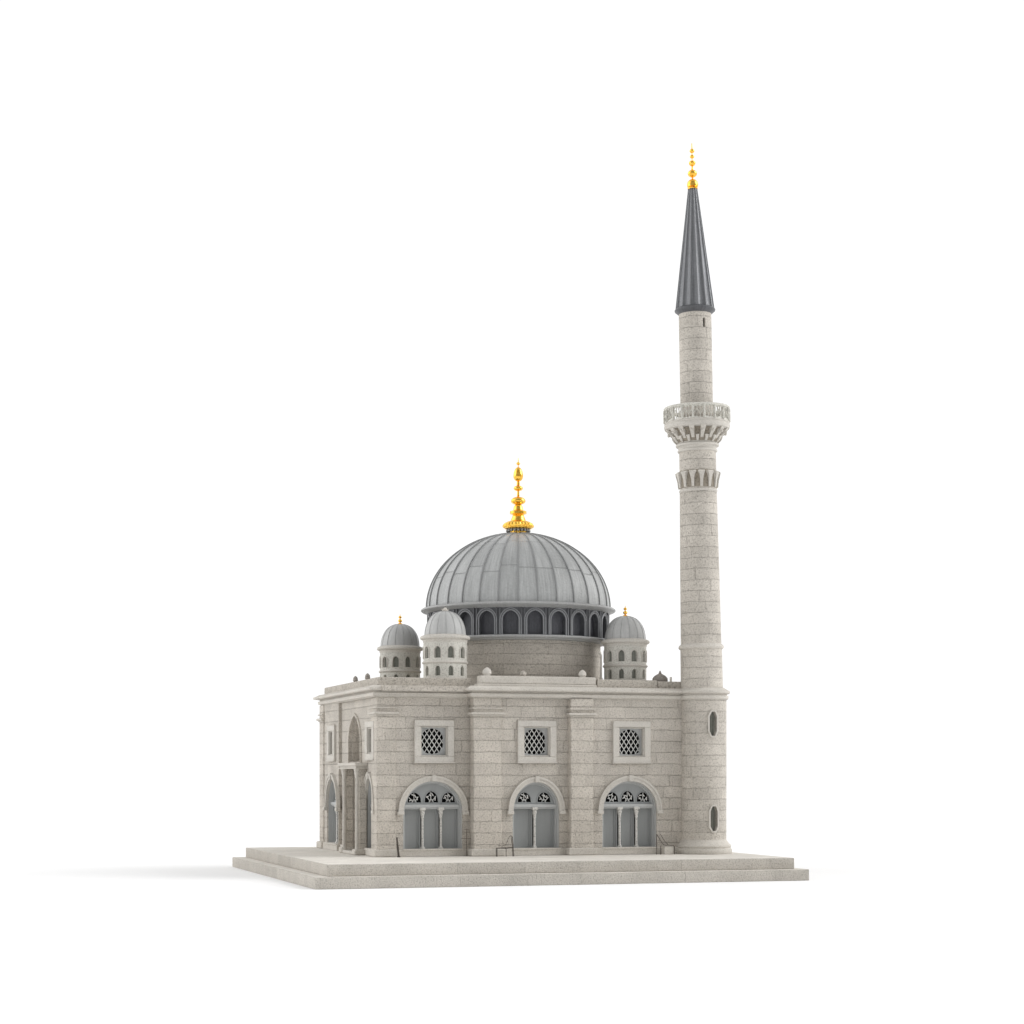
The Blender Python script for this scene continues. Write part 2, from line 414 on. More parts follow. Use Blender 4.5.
A1 = (57, 31, 7, 46, 30); A2 = (163, 25, 7, 46, 29); A3 = (263.3, 30, 7, 46, 30)
SQ = [(58, 0), (163.5, -11), (265, -16)]
SD = [(28.5, 0), (196, -3.5)]
AS1 = (33, 19, 7, 47, 32); AS2 = (195, 28, 7, 47, 31)
YB = 256; XR = 346; ZT = 160
w = MB()
w.strip(lambda s, z, d: (s, 0 + d, z), 0, 97, 0, ZT, [hole_arch(*A1), hole_rect(58, 14, 101, 131)], 13)
w.face([(97, 0, 0), (97, -11, 0), (97, -11, ZT), (97, 0, ZT)])
w.strip(lambda s, z, d: (s, -11 + d, z), 97, 199, 0, ZT, [hole_arch(*A2), hole_rect(163.5, 14, 101, 131)], 13)
w.face([(199, -11, 0), (199, -16, 0), (199, -16, ZT), (199, -11, ZT)])
w.strip(lambda s, z, d: (s, -16 + d, z), 199, XR, 0, ZT, [hole_arch(*A3), hole_rect(265, 14, 101, 131)], 13)
w.strip(lambda s, z, d: (0 + d, s, z), 0, 165, 0, ZT, [hole_arch(*AS1), hole_rect(28.5, 10, 104, 130), hole_arch(100, 27, 96, 117, 27.5, .8), hole_rect(83, 24, 0.6, 90)], 13)
w.face([(0, 165, 0), (-3.5, 165, 0), (-3.5, 165, ZT), (0, 165, ZT)])
w.strip(lambda s, z, d: (-3.5 + d, s, z), 165, YB, 0, ZT, [hole_arch(*AS2), hole_rect(196, 10, 104, 130)], 13)
w.face([(-3.5, YB, 0), (XR, YB, 0), (XR, YB, ZT), (-3.5, YB, ZT)])
w.face([(XR, -16, 0), (XR, YB, 0), (XR, YB, ZT), (XR, -16, ZT)])
# plain backs of the pointed niche and of the portal
w.face([(13, 60, 94), (13, 140, 94), (13, 140, 150), (13, 60, 150)])
w.face([(13, 60, 0.6), (13, 112, 0.6), (13, 112, 92), (13, 60, 92)])
wall = w.build('wall', 'block', mosque, recalc=False)
wall.data.shade_flat()

rf = MB(); rf.box(2, XR - 2, -14, YB - 2, 166, 171.5, 0); rf.build('roof_deck', 'parapet', mosque)

# plinth course, stepping with the wall
def plinth(segs):
    for pts in segs:
        b = MB(); b.sweep(pts, [(-1, 0.2), (2.6, 0.2), (2.6, 6.2), (1.9, 7.0), (-1, 7.0)]); b.build('plinth', 'trim', mosque)
plinth([[(0, 47), (0, 0), (97, 0), (97, -11), (199, -11), (199, -16), (325, -16)],
        [(XR, -16), (XR, YB), (-3.5, YB), (-3.5, 165), (0, 165), (0, 128)]])

# pilasters with a two-ledge capital
def pilaster(x0, x1, y0, y1, fx0=True, fx1=True, side=False):
    b = MB(); b.box(x0, x1, y0, y1, 0.1, ZT + .2, 0.7)
    p = b.build('pilaster', 'pillar', mosque)
    c = MB()
    for z0, z1, o in ((141.6, 143.0, 1.2), (143.0, 145.4, 3.0), (148.8, 150.2, 1.8)):
        c.box(x0 - o * fx0, x1 + o * fx1, y0 - o, y1 + (o if side else -0.6), z0, z1, 0.5)
    c.build('capital', 'trim', p)
    e = MB(); e.box(x0 - 3 * fx0, x1 + 3 * fx1, y0 - 3, y1 + (3 if side else -.6), 0.15, 7.4, 0.7)
    e.build('pilaster_base', 'trim', p)
pilaster(-1.8, 18, -1.8, 22, side=True)
pilaster(95.5, 125, -14.6, -2)
pilaster(197.5, 222, -19.8, -8)
pilaster(-5.0, 10, 238, YB + 1.8, side=True)

# cornice all round
c = MB()
cpath = [(XR + 0.5, YB + .5), (-2.5, YB + .5), (-2.5, -1.5), (95, -1.5), (95, -15.5), (XR + .5, -15.5)]
prof = [(-3, ZT + .1), (1.2, ZT + .1), (1.2, 160.9), (3.4, 161.2), (3.9, 164.4), (2.0, 164.8), (2.0, 166.2), (7.6, 166.9), (8.3, 167.6), (8.3, 169.3), (6.4, 170), (2.6, 172), (-6, 172.1)]
c.sweep(list(cpath), prof, closed=True)
c.build('cornice', 'trim', mosque, angle=18)

# parapets in separate lengths
def parapet(pts, z1, th=7, slope=0, mat='parapet'):
    b = MB(); b.sweep(pts, [(0, 171.4), (0, z1 - .7), (-.7, z1), (-th + .7, z1), (-th, z1 - .7), (-th, 171.4)])
    return b.build('parapet', mat, mosque)
parapet([(XR - 5, YB - 2), (0, YB - 2), (0, 2), (97.5, 2)], 180.2)
b = MB()
for z0, z1, i0 in ((171.5, 174.6, 0), (174.6, 182.6, 3)):
    b.box(100 + i0, 228.6 - i0 * .3, -13.5 + i0 * .6, 0, z0, z1, 0.8)
b.build('parapet', 'trim', mosque)
b = MB(); b.box(229.6, 296, -11.5, -3, 171.5, 180.6, 0.7); b.box(296.5, 327, -10.5, -4, 171.5, 179.6, 0.7); b.build('parapet', 'parapet', mosque)
b = MB(); b.box(XR - 6, XR, 20, YB - 4, 171.5, 180.2, .7); b.build('parapet', 'parapet', mosque)

# little stone knobs on the parapet
def knob(x, y, z, r, mat, h=1.0):
    b = MB(); b.lathe([(0, z - .3), (r * .75, z - .3), (r * .8, z + r * .35), (r, z + r * .5), (r, z + r * .9), (r * .85, z + r * 1.35 * h), (r * .4, z + r * 1.75 * h), (0, z + r * 1.95 * h)], 16)
    b.build('parapet_knob', mat, mosque, loc=(x, y, 0))
knob(4, 117, 180.2, 2.7, 'knob', 1.3)
knob(4.5, 64, 180.2, 2.8, 'knob', 1.3)
knob(112, -6, 182.6, 4.6, 'frame'); knob(151.4, -4, 182.6, 3.3, 'parapet'); knob(215, -6, 182.6, 4.1, 'frame')
b = MB(); b.box(204, 215, -11, -1, 182.3, 183, 0); 
b = MB(); b.lathe([(0, 0), (6.8, 0), (7.9, 2), (7.6, 4.8), (5.6, 7.2), (3.2, 8.6), (1.6, 9.6), (.8, 12), (0, 13)], 20, lobes=5, lob=.06)
b.build('roof_cupola', 'knob', mosque, loc=(306, 6, 179))
b = MB(); b.box(303, 330, -1, 3, 171.5, 177, .5); b.box(311, 313, -10, -8, 179.4, 184.4, .3); b.build('roof_post', 'trim', mosque)
b = MB(); b.tube([(0, 0, 0), (0, 0, 36)], 1.15, 8); b.tube([(0, 0, 0), (0, 0, 12)], 1.9, 8); b.tube([(0, 0, 36), (-2.5, 0, 38.5)], 1.1, 8); b.build('drain_pipe', 'frame', mosque, loc=(245.8, 22, 172))

# ---- square latticed windows
def inside(x, z, hw, z0, zs, rise, rb=0):
    return abs(x) <= hw and z0 + rb * (1 - math.sqrt(max(0, 1 - abs(x / hw) ** 2.4))) <= z <= zs + arch_h(x / hw, rise)
def lattice(b, hw, z0, zs, rise, y, r=0.44, sp=4.3, ang=56, rb=0):
    for sgn in (1, -1):
        dx, dz = math.cos(math.radians(ang)), sgn * math.sin(math.radians(ang))
        nx, nz = -dz, dx; cz = (z0 + zs + rise) / 2
        for k in range(-8, 9):
            ox, oz = nx * k * sp, cz + nz * k * sp
            ts = [t * .25 for t in range(-140, 141) if inside(ox + dx * t * .25, oz + dz * t * .25, hw, z0, zs, rise, rb)]
            if len(ts) > 4:
                b.tube([(ox + dx * ts[0], y + sgn * .25, oz + dz * ts[0]), (ox + dx * ts[-1], y + sgn * .25, oz + dz * ts[-1])], r, 5)
def square_window(x, y, rot=0, grille=True, shift=-0.9, rb=5.0):
    hw = 14 if grille else 10; z0, z1 = (101, 131) if grille else (104, 130)
    f = MB(); ow = 20.8 if grille else 18.5; t0 = z0 - 6.2; t1 = z1 + 6.6
    f.box(-ow, ow, -2.6, 1, t1 - 6.4, t1, .5); f.box(-ow, ow, -2.6, 1, t0, t0 + 6.0, .5)
    f.box(-ow, -hw, -2.6, 1, t0 + 6.0, t1 - 6.4, .5); f.box(hw, ow, -2.6, 1, t0 + 6.0, t1 - 6.4, .5)
    f.box(-ow - .6, ow + .6, -3.4, 1, t0 - 1.0, t0 + .4, .3)
    # inner stepped lining
    f.box(-hw, -hw + .7, -1.2, 4.4, z0, z1, .2); f.box(hw - 1.0, hw, -1.2, 4.4, z0, z1, .2)
    f.box(-hw, hw, -1.2, 4.4, z1 - 1.0, z1, .2); f.box(-hw, hw, -1.2, 4.4, z0, z0 + 1.0, .2)
    o = f.build('square_window', 'frame', mosque, loc=(x, y, 0), rot=(0, 0, rot))
    if grille:
        p = MB(); c0 = shift; zb, zs, rise = 103.2, 118.0, 11.2; hl = 12.0
        dp = 4.6
        p.strip(lambda s, z, d: (s, dp + d, z), -hw, hw, z0, z1, [(c0, hl, lambda t: zb + rb * (1 - math.sqrt(max(0, 1 - abs(t) ** 2.4))), lambda t: zs + arch_h(t, rise))], 2)
        p.arch_band(lambda s, z, d: (s, dp + d, z), c0, hl, zb + rb, zs, rise, -.1, .7, -.7, .5)
        p.build('window_plate', 'panellight', o)
        l = MB(); lattice(l, hl, zb, zs, rise, dp + .8, rb=rb); l.build('lattice', 'lattice', o, loc=(c0, 0, 0))
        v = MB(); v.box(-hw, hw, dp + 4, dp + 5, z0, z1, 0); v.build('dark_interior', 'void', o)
    else:
        v = MB(); v.box(-hw, hw, 6.4, 7.4, z0, z1, 0); v.build('pane', 'glass', o)
        s = MB(); s.box(-.7, .7, 5.2, 6.4, z0 + 1, z1 - 1, .1); s.box(hw - 4.5, hw - 3.2, 5.2, 6.4, z0 + 1, z1 - 1, .1); s.build('glazing_bar', 'panellight', o)
    return o
for (x, y), q in zip(SQ, (11.0, 3.5, 3.5)): square_window(x, y, rb=q)
for yy, xx in SD: square_window(xx, yy, -PI / 2, grille=False)

# ---- arched windows: archivolt, tympanum with fan lights, colonnettes, panels
def fan(b, cx, hw, z0, rise, y, seed):
    rnd = random.Random(seed)
    for a in (38, 90, 142):
        t = math.radians(a + rnd.uniform(-8, 8)); k = rnd.uniform(.8, 1.0)
        b.tube([(cx + hw * .16 * math.cos(t), y, z0 + rise * .14 * math.sin(t)), (cx + hw * .95 * k * math.cos(t), y, z0 + rise * .95 * math.sin(t))], .40, 5)
    for fr in (.3,):
        pts = [(cx + hw * fr * math.cos(t), y - .2, z0 + rise * fr * math.sin(t)) for t in [PI * i / 10 for i in range(11)]]
        b.tube(pts, .34, 5)
    for i in range(4):
        t = math.radians(20 + 36 * i + rnd.uniform(-8, 14)); r = rnd.uniform(.5, .72)
        b.tube([(cx + hw * r * math.cos(t), y - .3, z0 + rise * r * math.sin(t)), (cx + hw * (r + .2) * math.cos(t + .45), y - .3, z0 + rise * (r + .2) * math.sin(t + .45))], .62, 5)
def arched_window(A, y, lights, rot=0, at=None, seed=1):
    cx, hw, zb, zs, rise = A
    loc = (cx, y, 0) if at is None else at
    f = MB(); f.arch_band(flat, 0, hw, zs - 1, zs, rise, -.2, 4.4, -2.4, 1.0)
    f.arch_band(flat, 0, hw, zs - 1, zs, rise, 3.2, 5.2, -3.2, 1.0)
    for sx in (-1, 1):                                        # label stops
        f.box(sx * (hw + 3) - 3.4, sx * (hw + 3) + 3.4, -4, 1, zs - 4.2, zs - .6, .6)
    f.box(-2.0, 2.6, -3.9, .8, zs + rise - .6, zs + rise + 6.0, .4)   # keystone
    o = f.build('arched_window', 'frame', mosque, loc=loc, rot=(0, 0, rot))
    j = MB()                                                    # slim lining following the opening
    j.arch_band(flat, 0, hw, zb, zs, rise, -1.5, -.05, 1.4, 12.5)
    j.arch_band(flat, 0, hw, zb, zs, rise, -2.8, -1.45, 5.2, 12.5)
    j.build('window_lining', 'panellight', o)
    ty = MB(); dT = 6.6
    iw = hw - 2.2; n = lights; bay = 2 * iw / n; zt = 49.6
    mp = lambda s, z, d: (s, dT + d, z)
    holes = []; fw = min(7.0, bay * .385)
    for k in range(n):
        c0 = -iw + bay * (k + .5)
        c0 *= .93
        holes.append(hole_arch(c0, fw, 54.2, 55.6, 8.6 if abs(c0) > 1 else 9.8))
    # the sheet itself is clipped by the arch: columns up to the arch height
    ss = sorted({round(-hw + .4 + (2 * hw - .8) * i / 60, 3) for i in range(61)} | {round(h[0] + h[1] * math.sin(i * PI / 16), 3) for h in holes for i in range(-8, 9)})
    for a, b_ in zip(ss[:-1], ss[1:]):
        ta, tb = zs + arch_h(a / hw, rise), zs + arch_h(b_ / hw, rise)
        mid = (a + b_) / 2; h = next((h for h in holes if abs(mid - h[0]) < h[1]), None)
        if ta < zt + .1 and tb < zt + .1: continue
        if h:
            qa, qb = (a - h[0]) / h[1], (b_ - h[0]) / h[1]
            lo = h[2](0); ha, hb = h[3](qa), h[3](qb)
            ty.face([mp(a, zt, 0), mp(b_, zt, 0), mp(b_, lo, 0), mp(a, lo, 0)])
            ty.face([mp(a, ha, 0), mp(b_, hb, 0), mp(b_, tb, 0), mp(a, ta, 0)])
            ty.face([mp(a, ha, 0), mp(b_, hb, 0), mp(b_, hb, 1.8), mp(a, ha, 1.8)])
            ty.face([mp(a, lo, 0), mp(b_, lo, 0), mp(b_, lo, 1.8), mp(a, lo, 1.8)])
        else:
            ty.face([mp(a, zt, 0), mp(b_, zt, 0), mp(b_, tb, 0), mp(a, ta, 0)])
    for h in holes: ty.arch_band(mp, h[0], h[1], 54.2, 55.6, h[3](0) - 55.6, 0, .9, -.7, .3)
    ty.build('tympanum', 'panel', o)
    tr = MB(); tr.box(-hw + .6, hw - .6, 3.6, 8.2, 48.8, 52.2, .4); tr.box(-hw + .6, hw - .6, 4.6, 8.2, 47.4, 48.8, .3); tr.build('transom', 'panellight', o)
    for k, h in enumerate(holes):
        t = MB(); fan(t, 0, h[1], 54.2, h[3](0) - 54.2, dT + .9, seed * 10 + k); t.build('fan_tracery', 'lattice', o, loc=(h[0], 0, 0))
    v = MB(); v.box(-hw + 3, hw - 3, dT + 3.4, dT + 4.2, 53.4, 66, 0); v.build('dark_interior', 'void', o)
    for k in range(n):                                        # panels between colonnettes
        x0 = -iw + bay * k + (0 if k == 0 else 1.2); x1 = -iw + bay * (k + 1) - (0 if k == n - 1 else 1.2)
        p = MB(); p.box(x0, x1, 11.2, 12.4, zb, 47.6, 0)
        p.box(x1 - 1.3, x1, 9.0, 11.2, zb, 47.6, .15); p.box(x1 - 3.0, x1 - 1.3, 10.2, 11.2, zb, 47.6, .15)
        p.box(x0, x0 + .7, 9.6, 11.2, zb, 47.6, .1)
        p.build('panel', 'panel', o)
    for k in range(1, n):
        q = MB(); r = 1.3
        q.lathe([(0, zb), (2.5, zb), (2.5, zb + 1.6), (r * 1.3, zb + 2.4), (r, zb + 3.4), (r * .92, 38), (r * 1.35, 38.6), (r * 1.1, 39.6), (r * 1.5, 42), (r * 1.9, 44.4), (r * 1.5, 45.2), (r * 2.1, 47.4), (0, 47.4)], 14)
        q.box(-3, 3, -2.6, 2.6, 46.4, 49.2, .3)
        q.build('colonnette', 'column', o, loc=(-iw + bay * k, 5.2, 0))
    s = MB(); s.box(-hw - 1, hw + 1, -3.2, 13, zb - 1.4, zb + .5, .4); s.build('sill', 'trim', o)
    return o
arched_window(A1, 0, 3, seed=1); arched_window(A2, -11, 2, seed=2); arched_window(A3, -16, 3, seed=3)
arched_window(AS1, 0, 2, rot=-PI / 2, at=(0, AS1[0], 0), seed=4)
arched_window(AS2, 0, 2, rot=-PI / 2, at=(-3.5, AS2[0], 0), seed=5)

# ---- side portal: piers, columns, ledge, step, pointed niche moulding above
p = MB()
p.box(-8.5, -.2, 47.5, 57, 0.3, 88.3, .5)
por = p.build('portal', 'pillar', mosque)
p = MB(); p.box(-8.5, -.2, 108.5, 119, 0.3, 88.3, .5); p.build('pier', 'pillar', por)
q = MB(); q.box(-13.5, 0.5, 43.5, 124, 91.4, 94.6, .6); q.box(-12.0, 0.5, 45, 122.5, 89.8, 91.4, .3); q.box(-12.8, .5, 44.3, 123.2, 88.4, 89.8, .3); q.build('ledge', 'trim', por)
for yy in (50.5, 109.5):
    q = MB(); q.lathe([(0, 1), (3.4, 1), (3.4, 4), (2.4, 6), (2.1, 8), (1.9, 78), (2.6, 79), (2.2, 80.5), (3.4, 85), (3.0, 86), (4, 88.4), (0, 88.4)], 16)
    q.build('column', 'frame', por, loc=(-9.6, yy, 0))
q = MB(); q.box(-12.5, 12.6, 59, 107, 0.2, 3.2, .5); q.build('threshold', 'frame', por)
for ya, yb in ((45.0, 58.6), (107.4, 121)):
    q = MB(); q.box(-13.4, -.3, ya, yb, .15, 6.0, .9); q.build('pier_base', 'trim', por)
q = MB(); q.box(9.5, 12.6, 68, 104, 3.2, 84, .4); q.build('door', 'pillar', por)
q = MB()
sidemap = lambda s, z, d: (d, s, z)
q.arch_band(sidemap, 100, 27, 95, 117, 27.5, -.1, 2.4, -1.6, .6, pt=.8)
q.arch_band(sidemap, 100, 27, 95, 117, 27.5, -1.4, -.1, 2.6, 13, pt=.8)
q.build('pointed_niche_moulding', 'pillar', mosque)

# ------------------------------------------------------------------ main dome and drum
DC = (187.7, 125)
drum = MB(); drum.lathe([(89.8, 171), (89.8, 227.5)], 96)
drum.build('stone_drum', 'blockfine', mosque, loc=(*DC, 0))
NB = 24; RB = 98; ARC = 2 * PI * RB / NB
band = MB()
holes = [hole_arch(ARC * (k + .5), 8.2, 229, 244, 9.4, .35) for k in range(NB)]
band.strip(cyl(RB), 0, 2 * PI * RB, 226.5, 258.5, holes, 5.5, step=3.2)
for k in range(NB):                                              # piers between the niches
    a = 2 * PI * k / NB
    for o, pr in ((0, 1.5),):
        mp = cyl(RB)
        for da in (-1.7, 1.7):
            s = a * RB + da
            c4 = [mp(s - .8, 0, -pr), mp(s + .8, 0, -pr), mp(s + .8, 0, .6), mp(s - .8, 0, .6)]
            for i in range(4):
                x, y = c4[i], c4[(i + 1) % 4]
                band.face([(x[0], x[1], 227.6), (y[0], y[1], 227.6), (y[0], y[1], 257.8), (x[0], x[1], 257.8)])
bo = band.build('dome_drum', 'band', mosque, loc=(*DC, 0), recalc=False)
nm = MB(); mp = cyl(RB)
nm.arch_band(mp, 0, 8.2, 228.4, 244, 9.4, .1, 1.5, -1.0, 1.5, n=16, pt=.35)
nm.arch_band(mp, 0, 8.2, 228.4, 244, 9.4, 2.2, 3.3, -1.5, .3, n=16, pt=.35)
nb = MB(); ns = [-8.6 + 17.2 * i / 6 for i in range(7)]
for a, b_ in zip(ns[:-1], ns[1:]): nb.face([mp(a, 228, 5.2), mp(b_, 228, 5.2), mp(b_, 255, 5.2), mp(a, 255, 5.2)])
n0 = nm.build('niche', 'bandlight', bo); n0.rotation_euler = (0, 0, PI / NB)
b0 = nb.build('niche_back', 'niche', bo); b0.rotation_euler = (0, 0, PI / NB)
for k in range(1, NB):
    for src in (n0, b0):
        c_ = src.copy(); col.objects.link(c_); c_.parent = bo; c_.rotation_euler = (0, 0, PI / NB + 2 * PI * k / NB)
r = MB(); r.lathe([(89.6, 223.2), (96.4, 224.0), (97, 225.0), (100.6, 225.6), (101.3, 226.8), (100.6, 228), (98.0, 228.6)], 96)
r.build('drum_ring', 'rim', mosque, loc=(*DC, 0))
r = MB(); r.lathe([(97, 256.6), (99.5, 257.0), (101.6, 258.4), (104.6, 259.0), (106.2, 260.2), (106.2, 261.4), (104.6, 262.6), (101.2, 263.0), (98, 263.6)], 112)
r.build('dome_rim', 'rim', mosque, loc=(*DC, 0))
NR = 30; HD = 82.6
dm = MB()
prof = [(100 * math.cos(t), 262.6 + HD * math.sin(t)) for t in [PI / 2 * i / 28 for i in range(29)]]
prof[-1] = (0, 262.6 + HD)
# sheets sag a little between the seams
n = NR * 6
for j in range(n):
    aa = [2 * PI * (j + e) / n for e in (0, 1)]
    for i in range(28):
        pts, uv = [], []
        for (rr, zz, ti, a) in ((*prof[i], i, aa[0]), (*prof[i], i, aa[1]), (*prof[i + 1], i + 1, aa[1]), (*prof[i + 1], i + 1, aa[0])):
            ph = (a * NR / (2 * PI)) % 1; k = 1 - .010 * math.sin(PI * ph) * math.cos(PI / 2 * ti / 28)
            pts.append((rr * k * math.cos(a), rr * k * math.sin(a), zz)); uv.append((a * 100, 130 * ti / 28))
        if i == 27: pts = pts[:3]; uv = uv[:3]
        dm.face(pts, uv)
dome = dm.build('dome', 'lead', mosque, loc=(*DC, 0), angle=60)
rb = MB()
ts = [PI / 2 * i / 24 * .985 for i in range(25)]
for i in range(24):
    q = []
    for t in (ts[i], ts[i + 1]):
        wd = .95 * (0.35 + .65 * math.cos(t)); ro = 1.15
        nx, nz = math.cos(t) / 100, math.sin(t) / HD; l = math.hypot(nx, nz); nx /= l; nz /= l
        R, Zz = 100 * math.cos(t), 262.6 + HD * math.sin(t)
        q.append([(R - nx, -wd, Zz - nz), (R + nx * ro, -wd * .6, Zz + nz * ro), (R + nx * ro, wd * .6, Zz + nz * ro), (R - nx, wd, Zz - nz)])
    for k in range(3): rb.face([q[0][k], q[0][k + 1], q[1][k + 1], q[1][k]])
r0 = rb.build('dome_seam', 'rib', dome)
for k in range(1, NR):
    c_ = r0.copy(); col.objects.link(c_); c_.parent = dome; c_.rotation_euler = (0, 0, 2 * PI * k / NR)

# gilt finial of the main dome
def egg(z0, z1, r, zm=.4, n=12):
    out = []
    for i in range(n + 1):
        u = i / n
        u = .5 - .5 * math.cos(PI * u)
        t = (zm - u) / zm if u < zm else (u - zm) / (1 - zm)
        out.append((max(.5, r * math.sqrt(max(0, 1 - t * t))), z0 + (z1 - z0) * u))
    return out
zz = lambda y: 82 + (775 - y) / .916
f = MB()
f.lathe([(0, 342), (9, 342), (9, 349.4)] , 24)
f.lathe([(13.0, zz(529.6)), (15.6, zz(528.6)), (16, zz(526)), (14.6, zz(523)), (11.5, zz(521.6)), (8.6, zz(521)), (6.8, zz(517)), (6.0, zz(515)), (9.2, zz(514)), (9.2, zz(511.5)), (5.6, zz(510)), (5.0, zz(507)), (3.6, zz(505))] +
        egg(zz(505), zz(496.6), 8.1, .45) + [(1.5, zz(496)), (1.2, zz(491.5))] + egg(zz(491.2), zz(485.4), 5.1, .5) + [(1.9, zz(485)), (1.7, zz(482)), (1.0, zz(481.6))] +
        egg(zz(481.6), zz(467), 5.4, .36) + [(.5, zz(466.8)), (.45, zz(465))] + egg(zz(465), zz(462), 2.1, .5) + [(.5, zz(461.6)), (.3, zz(458)), (0, zz(457.6))], 32)
fin = f.build('finial', 'gold', mosque, loc=(*DC, 0), angle=50)
f = MB()                                                          # fluted collar
f.lathe([(12, zz(529)), (15.9, zz(527.6)), (16.4, zz(526)), (15, zz(523.8)), (12, zz(522.6))], 96, lobes=24, lob=.06)
f.build('fluted_collar', 'gold', fin)
f = MB(); f.lathe([(9, zz(531)), (12.5, zz(529.9)), (12, zz(529.2))], 48, lobes=20, lob=.08)
for k in range(20):
    a = 2 * PI * k / 20
    f.lathe([(0, zz(532.4)), (1.1, zz(531.8)), (1.3, zz(531)), (.9, zz(530)), (0, zz(529.6))], 8, c=(12.4 * math.cos(a), 12.4 * math.sin(a)))
f.build('bead_ring', 'rim', fin)

# ------------------------------------------------------------------ turrets
RT = 22.4; NT = 10
def make_turret(x, y):
    mp = cyl(RT); arc = 2 * PI * RT / NT
    m = MB()
    holes = [hole_arch(arc * (k + .5), 3.4, 201.5, 209.0, 4.4, .5) for k in range(NT)] + [hole_arch(arc * (k + .5), 2.6, 183.5, 190.0, 3.6, .5) for k in range(NT)]
    m.strip(mp, 0, 2 * PI * RT, 170.5, 220.5, holes, 2.6, step=2.3)
    t = m.build('turret', 'turret', mosque, loc=(x, y, 0), recalc=False)
    r = MB(); r.lathe([(22.2, 195.6), (23.4, 196.2), (24.0, 197.2), (23.2, 198.4), (22.2, 199)], 56)
    r.lathe([(22.2, 170.8), (24.0, 171.4), (24.0, 181.2), (22.2, 182.0)], 56)
    r.lathe([(22, 217.6), (22.8, 218.2), (23.2, 220.4), (25.4, 221.4), (26.0, 222.6), (25.4, 224.2), (22.8, 225.4), (21, 226)], 56)
    r.build('cornice_ring', 'frame', t)
    d = MB(); d.lathe([(21.4 * math.cos(a) ** .82 if a < 1.56 else 0, 225.2 + 25.2 * math.sin(a)) for a in [PI / 2 * i / 16 for i in range(17)]], 56, us=21)
    d.build('turret_dome', 'turretlead', t)
    s = MB()
    for k in range(14):
        a = 2 * PI * k / 14
        s.tube([(21.5 * math.cos(u) ** .82 * math.cos(a), 21.5 * math.cos(u) ** .82 * math.sin(a), 225.2 + 25.3 * math.sin(u)) for u in [1.5 * i / 12 for i in range(13)]], .34, 5)
    s.build('dome_seams', 'rim', t)
    w = MB(); w.lathe([(RT - 2.5, 172), (RT - 2.5, 219)], 40); w.build('window_glass', 'turretglass', t)
    s = MB()
    for k in range(NT):
        s.arch_band(mp, arc * (k + .5), 3.4, 201.3, 209, 4.4, 0, .9, -.7, .2, n=10, pt=.5)
    s.build('window_surround', 'frame', t)
    return t
def turret_finial(t, mat):
    f = MB(); 
    if mat == 'gold':
        f.lathe([(0, 251), (3.4, 251.0), (2.4, 252.2), (1.0, 253.2)] + egg(253.4, 257.2, 2.3, .5) + [(.6, 257.3)] + egg(257.8, 260.8, 1.8, .5) + [(.4, 260.8), (.2, 262.8), (0, 263)], 14)
    else:
        f.lathe([(0, 250.6), (3.2, 250.8), (3.6, 252.2), (2.0, 253.6), (1.4, 255), (0, 255.4)], 12)
        for k in range(6):
            a = 2 * PI * k / 6 + .3; f.tube([(0, 0, 252.6), (4.4 * math.cos(a), 4.4 * math.sin(a), 253.6)], .9, 5, r1=.25)
    f.build('turret_finial', mat, t, loc=(0, 0, -1.0))
ta = make_turret(79, 33)
for x, y, mt in ((77, 212, 'gold'), (278, 35, 'gold'), (290, 214, 'gold')):
    t = copy_tree(ta, mosque); t.location = (x * S, y * S, 0); t.rotation_euler = (0, 0, random.uniform(0, .5)); turret_finial(t, mt)
turret_finial(ta, 'frame')

# ------------------------------------------------------------------ minaret
MX, MY = 345.6, -16
m = MB(); R0 = 24.3
def octo(c, hw, z0, z1, ch): return (c, hw, lambda t: z0 + max(0, (abs(t) - .45) / .55) * ch, lambda t: z1 - max(0, (abs(t) - .45) / .55) * ch)
aw = math.radians(-88.5 + 360)
wins = [octo(aw * R0, 4.0, 122.6, 147.6, 5), octo((aw + .04) * R0, 4.0, 24.0, 49.6, 5)]
m.strip(cyl(R0), 0, 2 * PI * R0, 0.2, 160.2, wins, 3.4, step=2.4)
tower = m.build('minaret', 'tower', mosque, loc=(MX, MY, 0), recalc=False)
b = MB(); b.lathe([(R0 - 1, 0.1), (29.8, 0.1), (30.2, 1.5), (30.2, 4.2), (29.4, 5.4), (28.6, 6.2), (29.4, 7.4), (29.2, 9.0), (27.2, 10.6), (26.0, 12.2), (R0, 14.8)], 72); b.build('base_moulding', 'trim', tower)
b = MB(); b.lathe([(R0, 160), (25.2, 160.9), (26.2, 161.2), (26.6, 164.4), (25.0, 164.8), (25.0, 166.2), (27.4, 166.9), (28.0, 167.6), (28.0, 169.3), (26.2, 170.2), (22.4, 172.6), (21.6, 173)], 72); b.build('cornice_ring', 'trim', tower)
